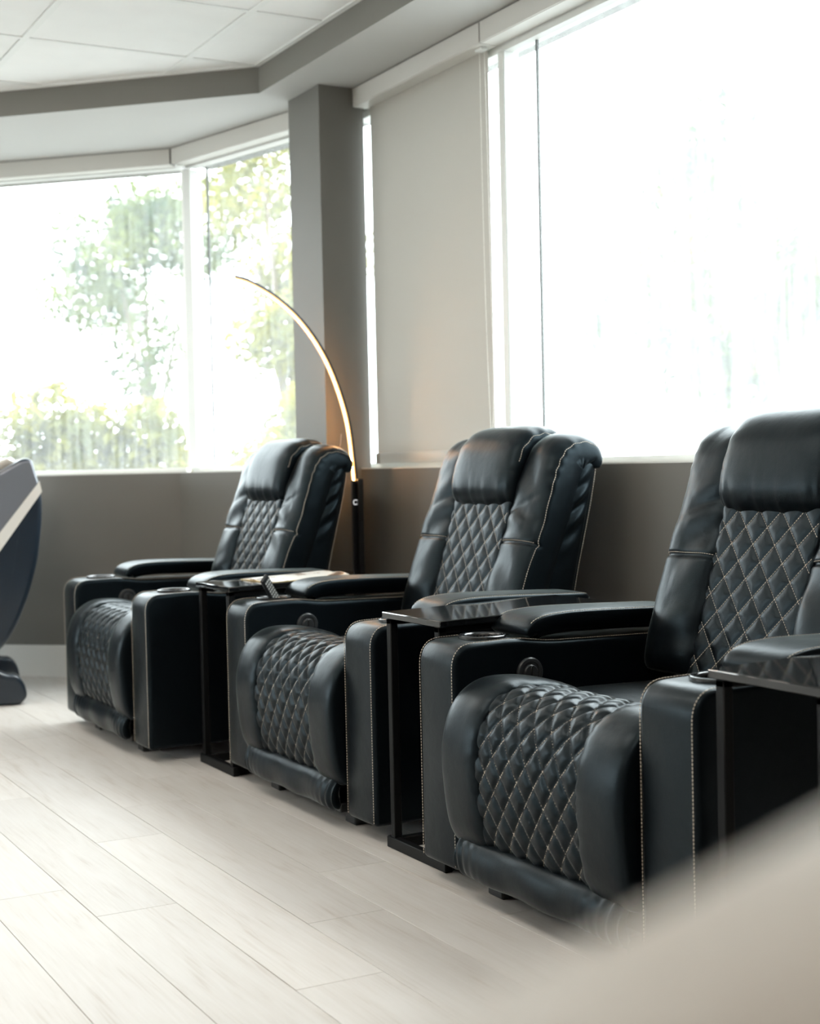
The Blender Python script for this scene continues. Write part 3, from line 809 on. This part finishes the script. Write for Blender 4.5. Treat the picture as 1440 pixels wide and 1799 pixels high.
        wm, wp, wl = cushion_me('wing_cushion', wing, xa, xb, .042, back=.075, nx=36, ns=150, e=2.7, end=(.05, .09), wr=wr)
        wo = link('wing_cushion', wm, M_LEATHER, root)
        lines = [[wp(.273 / wl + .010 * 0, -.97 + 1.94 * k / 50, .0012) for k in range(51)]]
        lines[0] = [wp((.278) / wl, -.95 + 1.86 * k / 50, .0006) for k in range(51)]
        lines.append([wp(.03 + .90 * k / 160, s * .955, .0008) for k in range(161)])
        link('stitching', dashes_me('stitching', lines), M_THREAD, wo, 'stuff')
    # head pillow
    def hwr(q, xi, ln):
        f = q / ln
        g = -.005 * math.exp(-(1 - abs(xi)) / .13) * (.5 + .5 * math.sin(q * 165 + 2 * math.sin(q * 29))) * (1 if f > .3 else 0)
        g += .0013 * math.sin(xi * 23 + 2 * math.sin(xi * 7)) * math.exp(-((f - .10) / .12) ** 2)
        return g
    head = [(.672, .818), (.655, .835), (.652, .865), (.660, .905), (.676, .95), (.704, .982), (.742, .990), (.780, .980), (.806, .955)]
    hm, hp, hl = cushion_me('head_pillow', head, -.172, .172, .054, back=.06, nx=60, ns=90, e=4.2, end=(.055, .07), wr=hwr, ee=2.0)
    ho = link('head_pillow', hm, M_LEATHER, root)
    lines = []
    for xi in (-.985, .985): lines.append([hp(.40 + .55 * k / 80, xi, .0015) for k in range(81)])
    link('stitching', dashes_me('stitching', lines), M_THREAD, ho, 'stuff')
    return root

REC = make_recliner()
CH = [(1.596, 2.401, 'black leather recliner with cup holders, the largest, cut off by the right picture edge'),
      (1.625, 3.649, 'black leather recliner in the middle, under the lowered blind, remote in its arm'),
      (1.484, 4.937, 'black leather recliner furthest from camera, under the glowing arc lamp')]
chairs = []
for i, (x, y, lab) in enumerate(CH):
    o = REC if i == 0 else copy_tree(REC)
    o.location = (x, y, 0); o.rotation_euler = (0, 0, -PI / 2)
    o['label'] = lab
    chairs.append(o)
# a loose end of thread on the far recliner's wing
th = tube_me('loose_thread', [(.27, .80, 1.005), (.272, .803, 1.02), (.268, .806, 1.035), (.271, .807, 1.052)], .0009, 5)
link('loose_thread', th, M_THREAD, chairs[2])

# ------------------------------------------------------------------ C-shaped side tables
def make_table(label, loc, rz):
    t = thing('side_table', label, 'side table', loc, rz, 'black C-shaped side tables')
    # local: x towards the wall, y across, origin at the front edge centre on the floor
    w = .142; tb = .021
    me = box_me('table_top', 0, .51, -w, w, 0, .016, .002, 1)
    top = link('table_top', me, M_TABLETOP, t); top.location = (0, 0, .562); top.rotation_euler = (0, math.radians(-1.2), 0)
    for s in (-1, 1):
        yy = s * .117
        box('post', .004, .004 + tb, yy - tb / 2, yy + tb / 2, .02, .5635, M_FRAMEBLK, t, bev=.002, seg=1)
        box('base_rail', .002, .44, yy - tb / 2, yy + tb / 2, 0.0, .027, M_FRAMEBLK, t, bev=.002, seg=1)
        box('top_rail', .004, .40, yy - tb / 2, yy + tb / 2, .548, .5625, M_FRAMEBLK, t, bev=.002, seg=1)
    box('front_rail', 0, tb, -w, w, 0.0, .028, M_FRAMEBLK, t, bev=.002, seg=1)
    box('rear_rail', .43, .456, -w + .02, w - .02, 0.0, .027, M_FRAMEBLK, t, bev=.002, seg=1)
    return t
T1 = make_table('black C-shaped side table with an open magazine on it', (1.632, 4.262, 0), 0)
T2 = make_table('black C-shaped side table with an empty glossy top beside the middle recliner', (1.643, 3.004, 0), 0)
T3 = make_table('black C-shaped side table whose top is cut off at right edge', (1.615, 1.768, 0), 0)

# magazine lying open
mg = thing('magazine', 'open magazine with printed pages lying on the far side table', 'magazine', (1.77, 4.235, .5820), math.radians(4))
mg.rotation_euler = (0, math.radians(-1.2), math.radians(4))
def page_me(name, x0, x1, side, lift, n=14):
    bm = bmesh.new(); up = []; dn = []
    for i in range(n + 1):
        t = i / n; y = side * (.002 + .098 * t); h = .0015 + lift * math.sin(PI * min(1, t * 1.05)) * .8 + .002 * (1 - t)
        up.append([bm.verts.new((x, y, h + .0035 * (x - x0) / (x1 - x0))) for x in (x0, x1)]); dn.append([bm.verts.new((x, y, .0004)) for x in (x0, x1)])
    for i in range(n):
        bm.faces.new((up[i][0], up[i][1], up[i + 1][1], up[i + 1][0])); bm.faces.new((dn[i][0], dn[i][1], dn[i + 1][1], dn[i + 1][0]))
        for q in (0, 1): bm.faces.new((up[i][q], up[i + 1][q], dn[i + 1][q], dn[i][q]))
    for e in (0, n): bm.faces.new((up[e][0], up[e][1], dn[e][1], dn[e][0]))
    return bm_mesh(bm, name, 40)
box('cover', -.004, .284, -.103, .103, 0, .0008, M_PAPERC, mg)
pgL = link('page', page_me('page', 0, .28, 1, .005), M_PRINT, mg)
pgR = link('page', page_me('page', 0, .28, -1, .006), M_PRINT, mg)

# remote control leaning in the cup holder of the middle recliner's far arm
rm = thing('remote_control', 'thin black remote control sticking out of the middle recliner cup holder', 'remote', (1.625 + .150, 3.649 + .400, .502))
rb_ = box_me('remote_body', -.016, .016, -.006, .006, 0, .15, .004, 2)
ro = link('remote_body', rb_, M_BLACKPL, rm)
for k in range(8):
    for c_ in (-.008, 0, .008):
        box('remote_key', c_ - .0026, c_ + .0026, -.0075, -.0055, .05 + k * .0115, .056 + k * .0115, M_REMBTN, ro)
rm.rotation_euler = (math.radians(8), math.radians(-43), math.radians(24))

# ------------------------------------------------------------------ arc LED floor lamp behind the far recliner
lp = thing('floor_lamp', 'slim black arc floor lamp with a glowing warm light strip', 'lamp', (2.42, 4.83, 0))
link('lamp_base', lathe_me('lamp_base', [(.0, 0), (.105, 0), (.11, .004), (.11, .014), (.105, .018), (.0, .018)], 40), M_LAMPBLK, lp)
box('pole', -.011, .011, -.006, .006, .016, .885, M_LAMPBLK, lp, bev=.002, seg=1)
box('pole', .004, .026, -.024, -.010, .016, .89, M_LAMPBLK, lp, bev=.002, seg=1)
apts = [(0, 0, .882), (-.006, 0, .96), (-.022, 0, 1.09), (-.052, 0, 1.20), (-.098, 0, 1.312), (-.155, 0, 1.405), (-.225, 0, 1.485), (-.31, 0, 1.55), (-.40, 0, 1.595), (-.455, 0, 1.609)]
AC, aln = catmull(apts, 70)
def arc_bar(name, w, off0, off1):
    bm = bmesh.new(); rings = []
    for i in range(70):
        t = (AC[min(i + 1, 69)] - AC[max(i - 1, 0)]).normalized(); n = Vector((t.z, 0, -t.x))   # outer side
        rings.append([bm.verts.new(AC[i] + n * o + Vector((0, y, 0))) for (o, y) in ((off0, -w), (off0, w), (off1, w), (off1, -w))])
    for i in range(69):
        for k in range(4): bm.faces.new((rings[i][k], rings[i][(k + 1) % 4], rings[i + 1][(k + 1) % 4], rings[i + 1][k]))
    bm.faces.new(rings[0]); bm.faces.new(rings[-1])
    return bm_mesh(bm, name, 40)
link('arc_bar', arc_bar('arc_bar', .0070, .003, .0115), M_LAMPBLK, lp)
link('led_strip', arc_bar('led_strip', .0045, -.0062, .003), M_LED, lp)
link('led_halo_edge', arc_bar('led_halo_edge', .0062, -.0030, .0030), M_LEDSIDE, lp)
link('led_halo_edge', arc_bar('led_halo_edge', .0030, -.0085, -.0058), M_LEDSIDE, lp)
rg_ = ring_open('touch_switch', [(.0078, 0), (.0096, 0), (.0096, .0008), (.0078, .0008)], 28)
tw = link('touch_switch', rg_, M_RING, lp); tw.rotation_euler = (PI / 2, 0, 0); tw.location = (0, -.0062, .803)
tw2 = link('switch_glow', lathe_me('switch_glow', [(.0005, 0), (.003, 0), (.003, .001), (.0005, .001)], 14), M_SWITCH, lp); tw2.rotation_euler = (PI / 2, 0, 0); tw2.location = (0, -.0062, .803)

# ------------------------------------------------------------------ massage chairs
def make_massage():
    r = thing('massage_chair', 'x', 'massage chair', group='massage chairs')
    sh = [(.515, .995, .02), (.538, .90, .02), (.550, .84, .03), (.546, .74, .03), (.527, .59, .04), (.49, .455, .04), (.44, .33, .04), (.385, .24, .04), (.30, .19, .05), (.0, .17, .05), (-.30, .20, .06), (-.55, .30, .08), (-.66, .46, .08), (-.62, .60, .06), (-.40, .66, .06), (-.10, .72, .06), (.15, .82, .06), (.36, .935, .05), (.48, 1.0, .03)]
    up = [(.510, .988, .02), (.534, .895, .01), (.345, .655, .03), (.10, .60, .03), (-.35, .58, .03), (-.40, .645, .02), (-.10, .705, .05), (.15, .805, .05), (.36, .92, .04), (.475, .985, .02)]
    st = [((.541, .905), (.5495, .862)), ((.35, .664), (.364, .607)), ((.335, .60), (.358, .55)), ((.328, .50), (.352, .49)), ((.318, .38), (.338, .37)), ((.308, .30), (.320, .30))]
    for s in (-1, 1):
        xa, xb = (.27, .375) if s > 0 else (-.375, -.27)
        so_ = link('side_shell', extrude_me('side_shell', round_poly(sh, .02, 4), xa, xb, .018, 4), M_SHELL, r)
        xu = (.366, .380) if s > 0 else (-.380, -.366)
        link('upper_sheen_panel', extrude_me('upper_sheen_panel', round_poly(up, .02, 4), *xu, .004, 2), M_SHELLUP, so_)
        xs = (.368, .382) if s > 0 else (-.382, -.368)
        link('trim_stripe', band_me('trim_stripe', st, *xs), M_SILVER, so_)
        # padded top roll of the arm and shoulder
        cm_, _, _ = cushion_me('arm_pad', [(-.42, .66), (-.1, .715), (.15, .815), (.33, .915), (.42, .975), (.45, .985)], min(abs(xa), abs(xb)) * s - .05 if s > 0 else -.325, .325 if s > 0 else -(.22), .03, back=.04, nx=20, ns=40, e=3, end=(.06, .05))
        link('arm_pad', cm_, M_BEIGE, r)
    bk_, _, _ = cushion_me('back_cushion', [(.20, .42), (.25, .55), (.33, .72), (.40, .85), (.44, .93), (.465, .955)], -.265, .265, .05, back=.08, nx=30, ns=50, e=3.5, end=(.06, .08))
    link('back_cushion', bk_, M_BEIGE, r)
    hd, _, _ = cushion_me('head_cushion', [(.335, .72), (.36, .79), (.40, .87), (.425, .915)], -.17, .17, .06, back=.03, nx=26, ns=30, e=3, end=(.05, .05))
    link('head_cushion', hd, M_BEIGE, r)
    se, _, _ = cushion_me('seat_cushion', [(-.42, .44), (-.2, .43), (.05, .40), (.22, .40)], -.265, .265, .06, back=.10, nx=30, ns=30, e=4, end=(.08, .04))
    link('seat_cushion', se, M_BEIGE, r)
    for s in (-1, 1):
        lg, _, _ = cushion_me('leg_rest', [(-.72, .10), (-.70, .25), (-.62, .42), (-.50, .47)], .02 if s > 0 else -.24, .24 if s > 0 else -.02, .05, back=.10, nx=20, ns=30, e=3, end=(.05, .05))
        link('leg_rest', lg, M_BEIGE, r)
    bk = link('rear_shell', extrude_me('rear_shell', round_poly([(.47, .97, .02), (.50, .84, .03), (.49, .59, .04), (.43, .38, .04), (.36, .26, .04), (.28, .24, .02), (.32, .40, .04), (.38, .60, .04), (.42, .80, .03), (.43, .97, .02)], .02, 4), -.275, .275, .01, 3), M_SHELL, r)
    bsf = [(.20, .002, .01), (.44, .002, .015), (.472, .03, .02), (.462, .085, .03), (.43, .122, .03), (.395, .122, .03), (.33, .155, .04), (.25, .22, .03), (-.30, .22, .03), (-.36, .14, .04), (-.44, .06, .03), (-.44, .002, .01)]
    for s in (-1, 1):
        xa, xb = (.24, .352) if s > 0 else (-.352, -.24)
        link('base_runner', extrude_me('base_runner', round_poly(bsf, .02, 4), xa, xb, .012, 3), M_SHELL, r)
    box('base_beam', -.25, .25, -.25, .25, .06, .21, M_SHELL, r, bev=.01)
    return r
MC = make_massage()
MC.location = (1.065, 6.347, 0); MC.rotation_euler = (0, 0, math.radians(-101))
MC['label'] = 'navy massage chair with a pale stripe, partly seen at the left edge'
# a second one stands where the picture was taken from: its arm shows out of focus in the corner
M2 = copy_tree(MC)
M2.location = (-.19 + .07 * .876, .048 - .07 * .482, 0); M2.rotation_euler = (0, 0, math.radians(-118.8))
M2['label'] = 'beige massage chair arm, a soft blur across the bottom right corner'

# ------------------------------------------------------------------ outdoors: ground, hedge shrubs, trees
grd = poly_prism('ground', [(-40, -30), (60, -30), (60, 60), (-40, 60)], -0.6, -0.5, M_GRASS, kind='structure')
grd['label'] = 'pale paved ground outside'
def leaf_blob(name, clumps, n, size, m, parent, seed):
    rnd = random.Random(seed); V = []; F = []
    tot = sum(c[3] * c[4] * c[5] for c in clumps) ** 1.0
    for (cx_, cy_, cz_, rx, ry, rz) in clumps:
        k = max(30, int(n * (rx * ry * rz) / tot))
        for _ in range(k):
            while True:
                p = Vector((rnd.uniform(-1, 1), rnd.uniform(-1, 1), rnd.uniform(-1, 1)))
                if p.length < 1 and rnd.random() < .25 + p.length ** 2: break
            c = Vector((cx_ + p.x * rx, cy_ + p.y * ry, cz_ + p.z * rz))
            nrm = (p.normalized() + Vector((rnd.gauss(0, .6), rnd.gauss(0, .6), rnd.gauss(.3, .6)))).normalized()
            u = nrm.cross(Vector((rnd.gauss(0, 1), rnd.gauss(0, 1), rnd.gauss(0, 1)))).normalized(); v = nrm.cross(u)
            L = size * rnd.uniform(.6, 1.4); w = L * .5; b = len(V)
            V += [c - u * L, c + v * w + nrm * L * .15, c + u * L, c - v * w + nrm * L * .15]; F.append((b, b + 1, b + 2, b + 3))
    me = bpy.data.meshes.new(name); me.from_pydata([tuple(v) for v in V], [], F)
    return link(name, me, m, parent)
def tree(label, base, trunk_h, clumps, n, size, m, seed, r=.09):
    t = thing('tree', label, 'tree', base, group='trees outside the windows')
    rnd = random.Random(seed); h = trunk_h
    link('trunk', tube_me('trunk', [(0, 0, -.05), (rnd.uniform(-.1, .1), .05, h * .35), (rnd.uniform(-.15, .15), 0, h * .7), (rnd.uniform(-.2, .2), .1, h)], [r, r * .85, r * .7, r * .4], 8), M_TRUNK, t)
    for c in clumps[:5]:
        link('branch', tube_me('branch', [(0, 0, h * .55), (c[0] * .5, c[1] * .5, (h * .6 + c[2]) / 2), (c[0], c[1], c[2])], [r * .45, r * .3, r * .12], 6), M_TRUNK, t)
    leaf_blob('foliage', clumps, n, size, m, t, seed)
    return t
G = -0.5
def clumps_ball(seed, n, R, RZ, zc, cr):
    rnd = random.Random(seed); out = []
    for _ in range(n):
        a = rnd.uniform(0, 2 * PI); q = math.sqrt(rnd.random()); z = rnd.uniform(-1, 1)
        k = math.sqrt(max(.1, 1 - z * z * .8)); s = rnd.uniform(.7, 1.25) * cr
        out.append((math.cos(a) * q * R * k, math.sin(a) * q * R * k, zc + z * RZ, s, s, s * .8))
    return out
tree('rounded tree with a bare trunk behind the hedge in left window', (7.25, 21.2, G), 3.2, clumps_ball(3, 16, 1.25, 1.25, 4.3, .62), 9000, .058, M_LEAFA, 3, .10)
tree('tall leafy tree filling the narrow window beside the column', (6.15, 13.75, G), 3.4, clumps_ball(5, 18, .85, 1.35, 4.1, .50), 10000, .045, M_LEAFB, 5, .08)
tree('slender low tree below the tall one beside the column', (5.75, 12.6, G), 1.6, clumps_ball(9, 10, .42, .7, 1.75, .30), 4000, .04, M_LEAFB, 9, .05)
tree('faint pale tree seen through dusty right window', (11.6, 12.2, G), 3.2, clumps_ball(12, 16, 1.5, 1.3, 4.2, .7), 4200, .09, M_LEAFA, 12, .10)
tree('faint distant tree low in dusty right window', (13.0, 15.6, G), 2.6, clumps_ball(15, 14, 1.4, .9, 3.2, .7), 3600, .09, M_LEAFA, 15, .10)
hl = [('yellow-green hedge shrub at the left picture edge', 2.58, 11.35, .40, 1.52), ('tallest yellow-green hedge shrub, in the middle of the left window', 3.14, 11.0, .42, 1.70),
      ('yellow-green hedge shrub just left of the bay corner mullion', 3.72, 10.7, .42, 1.56), ('yellow-green hedge shrub low in the narrow window beside the column', 4.36, 10.35, .34, 1.25)]
for i, (lab, x, y, rr_, top) in enumerate(hl):
    s_ = thing('shrub', lab, 'shrub', (x, y, G), group='hedge shrubs outside the left window')
    link('stem', tube_me('stem', [(0, 0, -.05), (.03, 0, .5), (0, .03, 1.2)], [.03, .025, .012], 6), M_TRUNK, s_)
    cl = []
    rnd = random.Random(40 + i)
    for k in range(20):
        zz = rnd.uniform(.2, top - G - .25); cl.append((rnd.uniform(-rr_, rr_) * .7, rnd.uniform(-.25, .25), zz, .26, .22, .25))
    leaf_blob('foliage', cl, 4200, .045, M_LEAFB, s_, 50 + i)
